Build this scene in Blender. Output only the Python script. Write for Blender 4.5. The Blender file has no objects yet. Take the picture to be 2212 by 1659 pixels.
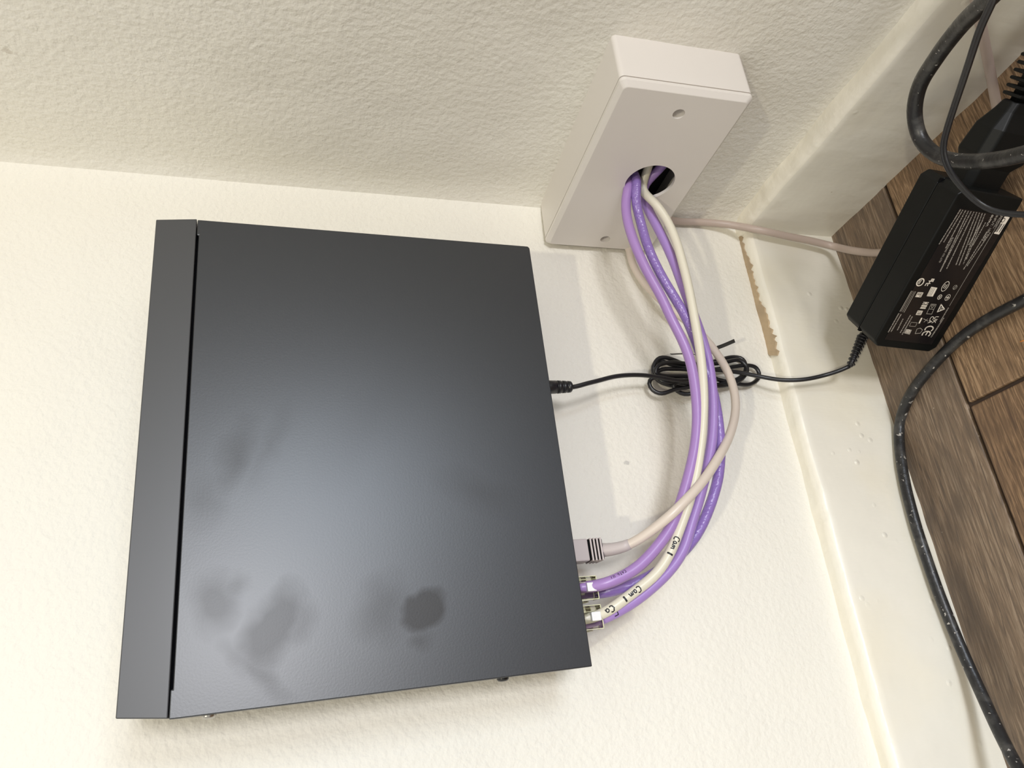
import bpy, bmesh, math, random
from mathutils import Vector, Matrix, noise
random.seed(7)
V = Vector
SC = bpy.context.scene
COL = SC.collection

# ------------------------------------------------------------------ camera (phone held sideways: room "down" is picture right)
CAM_LOC = V((-0.35859, -0.43368, 0.41706))
R_RIGHT = V((-0.08802168, -0.23648698, -0.96763944)).normalized()
R_DOWN = V((-0.90695588, 0.42073503, -0.02032429)).normalized()
R_FWD = R_RIGHT.cross(R_DOWN).normalized()
FPX, CX, CY = 1554.058, 1106.0, 829.5
cd = bpy.data.cameras.new('camera'); cam = bpy.data.objects.new('camera', cd); COL.objects.link(cam)
cd.sensor_width = 36.0; cd.lens = FPX / 2212 * 36.0; cd.clip_start = .01; cd.clip_end = 50
m = Matrix.Identity(4)
for i in range(3):
    m[i][0] = R_RIGHT[i]; m[i][1] = -R_DOWN[i]; m[i][2] = -R_FWD[i]; m[i][3] = CAM_LOC[i]
cam.matrix_world = m
SC.camera = cam

# ------------------------------------------------------------------ world, lamps, exposure
W = bpy.data.worlds.new('world'); SC.world = W; W.use_nodes = True
W.node_tree.nodes['Background'].inputs[0].default_value = (1.0, .965, .90, 1)
W.node_tree.nodes['Background'].inputs[1].default_value = .69

def aim(o, tgt):
    o.rotation_euler = (V(tgt) - o.location).to_track_quat('-Z', 'Y').to_euler()
# warm ceiling downlight, up and to the left of the recorder
ld = bpy.data.lights.new('ceiling_downlight', 'SPOT'); ld.energy = 104; ld.color = (1.0, .93, .73)
ld.shadow_soft_size = .05; ld.spot_size = math.radians(42.5); ld.spot_blend = .34
lo = bpy.data.objects.new('ceiling_downlight', ld); lo.location = (-1.5, -2.2, 2.35); COL.objects.link(lo); aim(lo, (-.98, 0, .78))
# cool white area light behind the photographer, read off the cover's sheen
ld2 = bpy.data.lights.new('cool_area_light', 'AREA'); ld2.energy = 10.0; ld2.color = (.96, .96, 1.0)
ld2.shape = 'RECTANGLE'; ld2.size = .22; ld2.size_y = .28
lo2 = bpy.data.objects.new('cool_front_light', ld2); lo2.location = (-.24, -1.60, .42); COL.objects.link(lo2); aim(lo2, (-.28, 0, .35))

# weak cool daylight from the doorway on the right
ld3 = bpy.data.lights.new('cool_area_light', 'AREA'); ld3.energy = 9.0; ld3.color = (.74, .86, 1.0); ld3.size = .42
lo3 = bpy.data.objects.new('cool_area_light', ld3); lo3.location = (.24, -1.60, .20); COL.objects.link(lo3); aim(lo3, (-.25, 0, .3))

SC.view_settings.view_transform = 'Standard'; SC.view_settings.look = 'None'
SC.view_settings.gamma = 1.0; SC.view_settings.exposure = 0.0
SC.view_settings.use_curve_mapping = False

# ------------------------------------------------------------------ pixel -> room helpers
def ray(u, v):
    return (R_RIGHT * ((u - CX) / FPX) + R_DOWN * ((v - CY) / FPX) + R_FWD).normalized()
def at(axis, u, v, val):
    d = ray(u, v); return CAM_LOC + d * ((val - CAM_LOC[axis]) / d[axis])
def atx(u, v, x): return at(0, u, v, x)
def aty(u, v, y): return at(1, u, v, y)
def atz(u, v, z): return at(2, u, v, z)
def atp(u, v, o, n, off=0):
    d = ray(u, v); q = o + n * off; return CAM_LOC + d * ((q - CAM_LOC).dot(n) / d.dot(n))

# ------------------------------------------------------------------ materials
def lin(c):
    return tuple((x / 12.92 if x <= .04045 else ((x + .055) / 1.055) ** 2.4) for x in c)
def mat(name, col, rough=.5, spec=.5, bump=None, vary=None, **kw):
    """col: linear rgb. bump: list of (scale, strength, distance, stretch). vary: (scale, colour2, lo, hi, stretch)"""
    M = bpy.data.materials.new(name); M.use_nodes = True; nt = M.node_tree; N = nt.nodes; L = nt.links
    B = N['Principled BSDF']; B.inputs['Base Color'].default_value = (*col, 1); B.inputs['Roughness'].default_value = rough
    B.inputs['Specular IOR Level'].default_value = spec
    for k, v in kw.items(): B.inputs[k.replace('_', ' ')].default_value = v
    tc = N.new('ShaderNodeTexCoord')
    def noi(scale, stretch=(1, 1, 1), detail=3, rgh=.5, dist=0):
        mp = N.new('ShaderNodeMapping'); mp.inputs['Scale'].default_value = stretch; L.new(tc.outputs['Object'], mp.inputs[0])
        n = N.new('ShaderNodeTexNoise'); n.inputs['Scale'].default_value = scale; n.inputs['Detail'].default_value = detail
        n.inputs['Roughness'].default_value = rgh; n.inputs['Distortion'].default_value = dist
        L.new(mp.outputs[0], n.inputs['Vector']); return n
    def ramp(src, lo, hi, c0=(0, 0, 0, 1), c1=(1, 1, 1, 1)):
        r = N.new('ShaderNodeValToRGB'); r.color_ramp.elements[0].position = lo; r.color_ramp.elements[1].position = hi
        r.color_ramp.elements[0].color = c0; r.color_ramp.elements[1].color = c1; L.new(src, r.inputs[0]); return r
    M['x'] = 0
    prev = None
    for b in (bump or []):
        n = noi(b[0], b[3] if len(b) > 3 else (1, 1, 1), detail=b[4] if len(b) > 4 else 2)
        bp = N.new('ShaderNodeBump'); bp.inputs['Strength'].default_value = b[1]; bp.inputs['Distance'].default_value = b[2]
        L.new(n.outputs[0], bp.inputs['Height'])
        if prev: L.new(prev.outputs[0], bp.inputs['Normal'])
        prev = bp
    if prev: L.new(prev.outputs[0], B.inputs['Normal'])
    cur = None
    for v in (vary or []):
        n = noi(v[0], v[4] if len(v) > 4 else (1, 1, 1), detail=v[5] if len(v) > 5 else 4)
        r = ramp(n.outputs[0], v[2], v[3])
        mx = N.new('ShaderNodeMix'); mx.data_type = 'RGBA'
        L.new(r.outputs[0], mx.inputs[0])
        if cur: L.new(cur.outputs[2], mx.inputs[6])
        else: mx.inputs[6].default_value = (*col, 1)
        mx.inputs[7].default_value = (*v[1], 1); cur = mx
    if cur: L.new(cur.outputs[2], B.inputs['Base Color'])
    return M, N, L, B, noi, ramp, tc

WALLC = (.80, .775, .70)
def wall_mat(name, axis_long, stip):
    M, N, L, B, noi, ramp, tc = mat(name, WALLC, .62, .35,
        bump=[(260, stip, .0010, (1, 1, 1), 2), (700, stip * .35, .0005, (1, 1, 1), 2), (14, .35, .006, (1, 1, 1), 2), (3.0, .3, .02, (1, 1, 1), 1)],
        vary=[(5, (.82, .79, .70), .4, .7)])
    return M
M_wallb = wall_mat('wall_paint_back', 0, .75)
M_wallr = wall_mat('wall_paint_right', 1, .85)

M_skirt, N, L, B, noi, ramp, tc = mat('skirting_gloss_paint', (.79, .76, .67), .30, .5,
    bump=[(34, .3, .003, (1, 1, 1), 3), (300, .22, .0007, (1, 1, .25), 2)],
    vary=[(16, (.80, .755, .63), .45, .7)])
# drips / blobs of paint as fine relief
vo = N.new('ShaderNodeTexVoronoi'); vo.inputs['Scale'].default_value = 95; vo.inputs['Randomness'].default_value = 1
L.new(tc.outputs['Object'], vo.inputs['Vector'])
nm = noi(28, (1, 1, 1), 2); r1 = ramp(vo.outputs['Distance'], .0, .22, (1, 1, 1, 1), (0, 0, 0, 1)); r2 = ramp(nm.outputs[0], .55, .66)
mu = N.new('ShaderNodeMath'); mu.operation = 'MULTIPLY'; L.new(r1.outputs[0], mu.inputs[0]); L.new(r2.outputs[0], mu.inputs[1])
bp = N.new('ShaderNodeBump'); bp.inputs['Strength'].default_value = .7; bp.inputs['Distance'].default_value = .0012
L.new(mu.outputs[0], bp.inputs['Height']); L.new(B.inputs['Normal'].links[0].from_socket, bp.inputs['Normal']); L.new(bp.outputs[0], B.inputs['Normal'])
M_ledge = mat('skirting_ledge_lit_paint', (.87, .83, .72), .36, .5, bump=[(90, .5, .002, (1, 1, 1), 3), (24, .5, .004)],  # yellower paint, lightened further for light falling on the ledge
              vary=[(30, (.84, .81, .71), .45, .65)])[0]
M_plaster = mat('bare_filler_strip', (.50, .385, .25), .8, .2, bump=[(300, .3, .001)], vary=[(40, (.40, .31, .21), .4, .65)])[0]

def wood(name, c1, c2, dark, coarse, seed, blot=.5):
    M, N, L, B, noi, ramp, tc = mat(name, c1, .42, .4)
    def off(n):
        n.inputs['W'].default_value = seed if 'W' in n.inputs else 0
    mp = N.new('ShaderNodeMapping'); mp.inputs['Location'].default_value = (seed * .37, seed * .21, 0)
    mp.inputs['Scale'].default_value = (1, 16, 1); L.new(tc.outputs['Object'], mp.inputs[0])
    n1 = N.new('ShaderNodeTexNoise'); n1.inputs['Scale'].default_value = 30 * coarse; n1.inputs['Detail'].default_value = 8
    n1.inputs['Roughness'].default_value = .65; n1.inputs['Distortion'].default_value = .9; L.new(mp.outputs[0], n1.inputs['Vector'])
    mp2 = N.new('ShaderNodeMapping'); mp2.inputs['Location'].default_value = (seed * 1.7, seed, 0); mp2.inputs['Scale'].default_value = (1, 2.2, 1)
    L.new(tc.outputs['Object'], mp2.inputs[0])
    n2 = N.new('ShaderNodeTexNoise'); n2.inputs['Scale'].default_value = 14; n2.inputs['Detail'].default_value = 3; n2.inputs['Distortion'].default_value = 1.2
    L.new(mp2.outputs[0], n2.inputs['Vector'])
    r1 = ramp(n1.outputs[0], .36, .60, (*dark, 1), (*c1, 1)); e = r1.color_ramp.elements.new(.52); e.color = (*c2, 1)
    r2 = ramp(n2.outputs[0], .42, .68)
    mx = N.new('ShaderNodeMix'); mx.data_type = 'RGBA'; mm = N.new('ShaderNodeMath'); mm.operation = 'MULTIPLY'; mm.inputs[1].default_value = blot
    L.new(r2.outputs[0], mm.inputs[0]); L.new(mm.outputs[0], mx.inputs[0]); L.new(r1.outputs[0], mx.inputs[6]); mx.inputs[7].default_value = (*dark, 1)
    # specks of paint dust
    n3 = N.new('ShaderNodeTexVoronoi'); n3.inputs['Scale'].default_value = 150; L.new(tc.outputs['Object'], n3.inputs['Vector'])
    nq = noi(60, (1, 1, 1), 2); rq = ramp(nq.outputs[0], .6, .64); r3 = ramp(n3.outputs['Distance'], .05, .09, (1, 1, 1, 1), (0, 0, 0, 1))
    mq = N.new('ShaderNodeMath'); mq.operation = 'MULTIPLY'; L.new(rq.outputs[0], mq.inputs[0]); L.new(r3.outputs[0], mq.inputs[1])
    my = N.new('ShaderNodeMix'); my.data_type = 'RGBA'; L.new(mq.outputs[0], my.inputs[0]); L.new(mx.outputs[2], my.inputs[6]); my.inputs[7].default_value = (.7, .62, .5, 1)
    L.new(my.outputs[2], B.inputs['Base Color'])
    bp = N.new('ShaderNodeBump'); bp.inputs['Strength'].default_value = .55; bp.inputs['Distance'].default_value = .0012
    L.new(n1.outputs[0], bp.inputs['Height']); L.new(bp.outputs[0], B.inputs['Normal'])
    return M
M_wA = wood('wood_plank_grey_brown', (.31, .235, .17), (.22, .155, .105), (.12, .09, .068), 1.0, 3.1, .75)
M_wB = wood('wood_plank_light', (.42, .28, .165), (.27, .17, .095), (.13, .08, .045), 1.5, 8.4, .3)
M_wC = wood('wood_plank_mid', (.34, .215, .125), (.21, .128, .07), (.10, .06, .036), 1.1, 5.7, .4)
M_gap = mat('floor_joint_dark', (.05, .03, .02), .7)[0]

M_lid, N, L, B, noi, ramp, tc = mat('recorder_powder_coat', (.010, .012, .016), .37, .88,
    bump=[(900, .10, .00018, (1, 1, 1), 1)])
# finger smudges: greasy patches change the gloss and leave a film
def blob(cx, cz, rx, rz, ang, soft):
    mp = N.new('ShaderNodeMapping'); mp.vector_type = 'TEXTURE'
    mp.inputs['Location'].default_value = (cx, 0, cz); mp.inputs['Rotation'].default_value = (0, ang, 0); mp.inputs['Scale'].default_value = (rx, 1, rz)
    n = noi(60, (1, 0, 1), 2)
    ad = N.new('ShaderNodeVectorMath'); ad.operation = 'MULTIPLY_ADD'
    L.new(n.outputs[1], ad.inputs[0]); ad.inputs[1].default_value = (.012, 0, .012); L.new(tc.outputs['Object'], ad.inputs[2])
    L.new(ad.outputs[0], mp.inputs[0])
    sm = N.new('ShaderNodeVectorMath'); sm.operation = 'MULTIPLY'; sm.inputs[1].default_value = (1, 0, 1); L.new(mp.outputs[0], sm.inputs[0])
    ln = N.new('ShaderNodeVectorMath'); ln.operation = 'LENGTH'; L.new(sm.outputs[0], ln.inputs[0])
    return ramp(ln.outputs['Value'], max(0, 1 - soft), 1, (1, 1, 1, 1), (0, 0, 0, 1)).outputs[0]
SMUDGES = []   # filled after the recorder frame is known

M_bezel = mat('recorder_bezel_plastic', (.030, .031, .034), .42, 1.0, bump=[(1200, .03, .0001)])[0]
M_chassis = mat('recorder_chassis', (.030, .032, .036), .3, .6)[0]
M_dark = mat('dark_recess', (.004, .004, .005), .9, .1)[0]
M_steel = mat('screw_steel', (.45, .43, .4), .3, .5, Metallic=1.0)[0]
M_box = mat('white_pvc_box', (.73, .69, .645), .36, .5, bump=[(60, .05, .001)])[0]
M_boxin = mat('box_inside_shade', (.05, .045, .05), .8)[0]  # dark colour stands for the shade inside the white box
def cable_mat(name, c, rough=.32, bumps=None):
    return mat(name, c, rough, .5, bump=bumps or [(160, .12, .0008)])[0]
M_purA = cable_mat('purple_sheath_pinkish', (.36, .215, .50))
M_purB = cable_mat('purple_sheath_shaded', (.26, .165, .46), .27, [(420, .6, .0012, (1, 1, .4), 1)])  # darker copy of the purple, with the rear strand's shade in its colour
M_purD = cable_mat('purple_sheath_lilac', (.355, .225, .54))
M_cream = cable_mat('cream_sheath', (.70, .66, .54))
M_beige = cable_mat('beige_sheath', (.66, .575, .50))
M_beige2 = cable_mat('taupe_sheath', (.47, .38, .33), .4)
M_boot = cable_mat('grey_boot', (.52, .46, .45), .45)
M_blk = mat('black_rubber', (.012, .012, .014), .33, .5, bump=[(200, .15, .0006)])[0]
M_blkdust = mat('black_dusty_cord', (.016, .016, .017), .36, .5, bump=[(260, .35, .0010, (1, 1, 1), 3)],
                vary=[(120, (.06, .058, .055), .52, .72), (330, (.40, .38, .35), .665, .70)])[0]
M_adapt = mat('adapter_plastic', (.006, .0065, .0062), .45, .22, bump=[(1200, .12, .0002)])[0]
M_label = mat('adapter_label', (.012, .010, .010), .25, .5)[0]
M_ink = mat('printed_ink_light', (.80, .73, .63), .5)[0]
M_inkdim = mat('printed_ink_dim', (.38, .345, .30), .5)[0]
M_marker = mat('black_marker_ink', (.006, .006, .012), .5)[0]
M_clear = mat('clear_polycarbonate', (.97, .97, .90), .06, .5, Transmission_Weight=1.0, IOR=1.12)[0]
M_white = mat('white_plastic', (.85, .85, .86), .3)[0]
M_rim = mat('plug_edge_highlight', (.80, .80, .52), .2)[0]  # pale colour stands for the bright edges of the clear plug
M_gold = mat('gold_contacts', (.8, .6, .25), .3, Metallic=1.0)[0]
M_straw = mat('orange_straw', (.75, .28, .06), .6)[0]

# ------------------------------------------------------------------ object helpers
def link(name, me, mt, parent=None, smooth=False, local=None):
    o = bpy.data.objects.new(name, me); COL.objects.link(o)
    if mt is not None:
        me.materials.append(mt)
    if smooth:
        for p in me.polygons: p.use_smooth = True
    if parent: o.parent = parent
    return o
def from_bm(name, bm, mt, parent=None, smooth=False):
    bmesh.ops.recalc_face_normals(bm, faces=bm.faces)
    me = bpy.data.meshes.new(name); bm.to_mesh(me); bm.free(); return link(name, me, mt, parent, smooth)
def empty(name, label, cat, mw=None, group=None):
    o = bpy.data.objects.new(name, None); COL.objects.link(o); o.empty_display_size = .01
    if mw is not None: o.matrix_world = mw
    o['label'] = label; o['category'] = cat
    if group: o['group'] = group
    return o
def tag(o, label, cat, group=None):
    o['label'] = label; o['category'] = cat
    if group: o['group'] = group
    return o
def struct(o, label=None):
    o['kind'] = 'structure'
    if label: o['label'] = label
    return o
def frame(o, ex, ey, ez):
    mm = Matrix.Identity(4)
    for i in range(3): mm[i][0] = ex[i]; mm[i][1] = ey[i]; mm[i][2] = ez[i]; mm[i][3] = o[i]
    return mm
def add_box(bm, lo, hi, bev=0, seg=2):
    vs = [bm.verts.new((x, y, z)) for x in (lo[0], hi[0]) for y in (lo[1], hi[1]) for z in (lo[2], hi[2])]
    idx = [(0, 1, 3, 2), (4, 6, 7, 5), (0, 4, 5, 1), (2, 3, 7, 6), (0, 2, 6, 4), (1, 5, 7, 3)]
    fs = [bm.faces.new([vs[i] for i in f]) for f in idx]
    if bev:
        es = set(e for f in fs for e in f.edges)
        bmesh.ops.bevel(bm, geom=list(es), offset=bev, segments=seg, affect='EDGES', profile=.5)
def prism(bm, poly, axis, a, b):
    """poly: list of 2-D points in the other two axes, extruded from a to b along axis"""
    def mk(p, t):
        c = [0, 0, 0]; o = [i for i in range(3) if i != axis]; c[o[0]] = p[0]; c[o[1]] = p[1]; c[axis] = t; return bm.verts.new(c)
    A = [mk(p, a) for p in poly]; Bv = [mk(p, b) for p in poly]; n = len(poly)
    bm.faces.new(A); bm.faces.new(Bv)
    for i in range(n): bm.faces.new((A[i], A[(i + 1) % n], Bv[(i + 1) % n], Bv[i]))
def spline(pts, step=.003, closed=False):
    """Catmull-Rom (centripetal-ish) through points"""
    out = []; n = len(pts)
    P = [pts[0] * 2 - pts[1]] + list(pts) + [pts[-1] * 2 - pts[-2]]
    for i in range(1, n):
        p0, p1, p2, p3 = P[i - 1], P[i], P[i + 1], P[i + 2]
        k = max(2, int((p2 - p1).length / step))
        t0 = 0; t1 = t0 + max((p1 - p0).length, 1e-6) ** .5; t2 = t1 + max((p2 - p1).length, 1e-6) ** .5; t3 = t2 + max((p3 - p2).length, 1e-6) ** .5
        for j in range(k):
            t = t1 + (t2 - t1) * j / k
            A1 = p0 * ((t1 - t) / (t1 - t0)) + p1 * ((t - t0) / (t1 - t0)); A2 = p1 * ((t2 - t) / (t2 - t1)) + p2 * ((t - t1) / (t2 - t1))
            A3 = p2 * ((t3 - t) / (t3 - t2)) + p3 * ((t - t2) / (t3 - t2))
            B1 = A1 * ((t2 - t) / (t2 - t0)) + A2 * ((t - t0) / (t2 - t0)); B2 = A2 * ((t3 - t) / (t3 - t1)) + A3 * ((t - t1) / (t3 - t1))
            out.append(B1 * ((t2 - t) / (t2 - t1)) + B2 * ((t - t1) / (t2 - t1)))
    out.append(pts[-1]); return out
def smooth_path(p, it=2):
    for _ in range(it):
        p = [p[0]] + [(p[i - 1] + p[i] * 2 + p[i + 1]) * .25 for i in range(1, len(p) - 1)] + [p[-1]]
    return p
def sweep(bm, path, rad, sides=14, prof=None, up=None):
    """rad: number or list; prof: optional 2-D profile list (unit) instead of a circle"""
    n = len(path); rings = []
    t = (path[1] - path[0]).normalized(); u = (up or V((0.13, .31, .94))); u = (u - t * u.dot(t)).normalized()
    for i in range(n):
        t = (path[min(i + 1, n - 1)] - path[max(i - 1, 0)]).normalized()
        u = (u - t * u.dot(t)).normalized(); w = t.cross(u)
        r = rad[i] if isinstance(rad, (list, tuple)) else rad
        pr = prof or [(math.cos(2 * math.pi * k / sides), math.sin(2 * math.pi * k / sides)) for k in range(sides)]
        rings.append([bm.verts.new(path[i] + u * (a * r) + w * (b * r)) for a, b in pr])
    s = len(rings[0])
    for i in range(n - 1):
        for k in range(s): bm.faces.new((rings[i][k], rings[i][(k + 1) % s], rings[i + 1][(k + 1) % s], rings[i + 1][k]))
    bm.faces.new(rings[0]); bm.faces.new(rings[-1])
def tube(name, pts, rad, mt, parent=None, sides=14, step=.003, sm=3, wob=0, org=None):
    p = smooth_path(spline(pts, step), sm)
    if wob: p = [q + noise.noise_vector(q * 40) * wob for q in p]
    o0 = org or p[0]
    p = [q - o0 for q in p]
    bm = bmesh.new(); sweep(bm, p, rad, sides); o = from_bm(name, bm, mt, parent, True); o.location = o0
    return o, [q + o0 for q in p]
def lathe(bm, rings, mw, seg=20):
    """rings: (t, r) along local z of mw"""
    vs = [[bm.verts.new(mw @ V((r * math.cos(2 * math.pi * k / seg), r * math.sin(2 * math.pi * k / seg), t))) for k in range(seg)] for t, r in rings]
    for i in range(len(vs) - 1):
        for k in range(seg): bm.faces.new((vs[i][k], vs[i][(k + 1) % seg], vs[i + 1][(k + 1) % seg], vs[i + 1][k]))
    bm.faces.new(vs[0]); bm.faces.new(vs[-1])
def axis_frame(o, z, x=None):
    z = z.normalized(); x = (x or V((.1, .9, .3))); x = (x - z * x.dot(z)).normalized(); return frame(o, x, z.cross(x), z)
def plate(name, splines, depth, mt, parent, mw, bevel=0):
    """2-D curve with holes -> mesh; local x,y plane, thickness depth along local z"""
    cu = bpy.data.curves.new(name, 'CURVE'); cu.dimensions = '2D'; cu.fill_mode = 'BOTH'; cu.extrude = depth / 2; cu.bevel_depth = bevel; cu.bevel_resolution = 2
    for pts in splines:
        s = cu.splines.new('POLY'); s.points.add(len(pts) - 1); s.use_cyclic_u = True
        for i, p in enumerate(pts): s.points[i].co = (p[0], p[1], 0, 1)
    tmp = bpy.data.objects.new('tmp', cu); COL.objects.link(tmp); bpy.context.view_layer.update()
    me = bpy.data.meshes.new_from_object(tmp.evaluated_get(bpy.context.evaluated_depsgraph_get()))
    bpy.data.objects.remove(tmp); bpy.data.curves.remove(cu)
    me.transform(mw); me.name = name; me.materials.clear()
    return link(name, me, mt, parent)
def circ(cx, cy, r, n=40): return [(cx + r * math.cos(2 * math.pi * k / n), cy + r * math.sin(2 * math.pi * k / n)) for k in range(n)]
def rrect(x0, y0, x1, y1, r, n=6):
    out = []
    for cx, cy, a0 in ((x1 - r, y1 - r, 0), (x0 + r, y1 - r, 90), (x0 + r, y0 + r, 180), (x1 - r, y0 + r, 270)):
        for k in range(n + 1):
            a = math.radians(a0 + 90 * k / n); out.append((cx + r * math.cos(a), cy + r * math.sin(a)))
    return out
_tc = {}
def text_mesh(s, size, thick=.00006):
    key = (s, size, thick)
    if key in _tc: return _tc[key].copy()
    cu = bpy.data.curves.new('txt', 'FONT'); cu.body = s; cu.size = size; cu.extrude = thick; cu.resolution_u = 2; cu.align_x = 'LEFT'
    tmp = bpy.data.objects.new('tmp', cu); COL.objects.link(tmp); bpy.context.view_layer.update()
    me = bpy.data.meshes.new_from_object(tmp.evaluated_get(bpy.context.evaluated_depsgraph_get()))
    bpy.data.objects.remove(tmp); bpy.data.curves.remove(cu); me.materials.clear(); _tc[key] = me; return me.copy()

# ------------------------------------------------------------------ the setting
def grid(name, org, du, dv, nu, nv, fn, mt):
    """grid surface; fn(i,j,p)->p"""
    verts = []; faces = []
    for i in range(nu + 1):
        for j in range(nv + 1):
            p = org + du * (i / nu) + dv * (j / nv); verts.append(fn(p))
    for i in range(nu):
        for j in range(nv):
            a = i * (nv + 1) + j; faces.append((a, a + nv + 1, a + nv + 2, a + 1))
    me = bpy.data.meshes.new(name); me.from_pydata(verts, [], faces); return link(name, me, mt, None, True)
nz = noise.noise
def wobble_b(p):
    f = min(1, max(0, (-p.x) / .03))
    return V((p.x, p.y + f * (.0012 * nz(V((p.x * 9, 0, p.z * 9))) + .0005 * nz(V((p.x * 35, 3, p.z * 35)))) - (.004 * (1 - f) ** 3), p.z))
def wobble_r(p):
    f = min(1, max(0, (-p.y) / .03))
    return V((p.x + f * (.0014 * nz(V((5, p.y * 8, p.z * 8))) + .0006 * nz(V((7, p.y * 30, p.z * 30)))) - (.004 * (1 - f) ** 3), p.y, p.z))
wb = grid('wall_back', V((0, 0, 0)), V((-1.5, 0, 0)), V((0, 0, 1.6)), 300, 220, wobble_b, M_wallb); struct(wb, 'cream painted wall behind the black recorder')
wr = grid('wall_right', V((0, 0, 0)), V((0, -.75, 0)), V((0, 0, 1.6)), 220, 220, wobble_r, M_wallr); struct(wr, 'cream stippled wall carrying the white box')

H1, T1, H2, T2 = .0812, .0123, .0848, .0149
def board(name, along, H, T, length, mt_face, mt_ledge, seed):
    """skirting board: profile swept along the wall with a wavy hand-painted edge"""
    prof = [(.004, H + .001, 1), (-.002, H + .0004, 1), (-T * .5, H, 1), (-T * .82, H - .0006, 1), (-T * .97, H - .0035, 1), (-T * 1.0, H - .008, 0)]
    prof += [(-T, (H - .008) * (1 - k / 8), 0) for k in range(1, 9)]
    n = 420; verts = []; faces = []; mats = []
    for i in range(n + 1):
        s = length * i / n
        for k, (o, z, led) in enumerate(prof):
            w1 = nz(V((s * 22, seed, z * 20))) * .0009 + nz(V((s * 70, seed + 4, z * 40))) * .0005
            w2 = (nz(V((s * 26, seed + 9, 0))) * .0016 + nz(V((s * 90, seed, 1))) * .0005) if k in (0, 1) else nz(V((s * 40, seed + 2, k * .2))) * .0004
            if k == len(prof) - 1: w2 = -.0005
            oo = o + w1; zz = z + w2
            verts.append((-s, oo, zz) if along == 'x' else (oo, -s, zz))
    m = len(prof)
    for i in range(n):
        for k in range(m - 1):
            faces.append((i * m + k, (i + 1) * m + k, (i + 1) * m + k + 1, i * m + k + 1)); mats.append(1 if k < 4 else 0)
    me = bpy.data.meshes.new(name); me.from_pydata(verts, [], faces)
    o = link(name, me, mt_face, None, True); me.materials.append(mt_ledge)
    for p, mi in zip(me.polygons, mats): p.material_index = mi
    bm = bmesh.new(); bm.from_mesh(me); bmesh.ops.recalc_face_normals(bm, faces=bm.faces); bm.to_mesh(me); bm.free()
    return o
bb = board('baseboard_back', 'x', H1, T1, 1.5, M_skirt, M_ledge, 1.0); struct(bb, 'cream gloss skirting board under the recorder wall')
br = board('baseboard_right', 'y', H2, T2, .75, M_skirt, M_ledge, 5.0); struct(br, 'cream gloss skirting board under the white box wall')

# strip of bare filler left unpainted where wall and skirting meet, ragged on the skirting side
wl = [(1577, 492), (1587, 520), (1600, 570), (1613, 610), (1628, 645), (1637, 668), (1640, 700), (1646, 735), (1656, 758), (1668, 768)]
rl = [(1597, 494), (1604, 520), (1610, 545), (1620, 565), (1624, 590), (1633, 620), (1640, 648), (1652, 670), (1658, 692), (1660, 705), (1671, 728), (1676, 752), (1679, 768)]
def resamp(l, n):
    d = [0]
    for a, b in zip(l, l[1:]): d.append(d[-1] + math.hypot(a[0] - b[0], a[1] - b[1]))
    out = []
    for i in range(n):
        t = d[-1] * i / (n - 1); j = max(k for k in range(len(d)) if d[k] <= t + 1e-9); j = min(j, len(l) - 2)
        f = (t - d[j]) / max(1e-6, d[j + 1] - d[j]); out.append((l[j][0] + (l[j + 1][0] - l[j][0]) * f, l[j][1] + (l[j + 1][1] - l[j][1]) * f))
    return out
n = 60; A = resamp(wl, n); Bq = resamp(rl, n); bm = bmesh.new(); va = []; vb = []; va2 = []; vb2 = []
for i in range(n):
    rag = (random.random() - .5) * 4 + 2.0 * math.sin(i * 1.9)
    a3 = atz(A[i][0] - 5, A[i][1], H1 + .0026); b3 = atz(Bq[i][0] + rag, Bq[i][1], H1 + .0011)
    va.append(bm.verts.new(a3)); vb.append(bm.verts.new(b3)); va2.append(bm.verts.new(a3 - V((0, 0, .003)))); vb2.append(bm.verts.new(b3 - V((0, 0, .0022))))
for i in range(n - 1):
    bm.faces.new((va[i], va[i + 1], vb[i + 1], vb[i])); bm.faces.new((vb[i], vb[i + 1], vb2[i + 1], vb2[i])); bm.faces.new((va[i], va2[i], va2[i + 1], va[i + 1]))
from_bm('filler_strip', bm, M_plaster, bb)['label'] = 'bare brown strip where the paint stops short'

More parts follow.
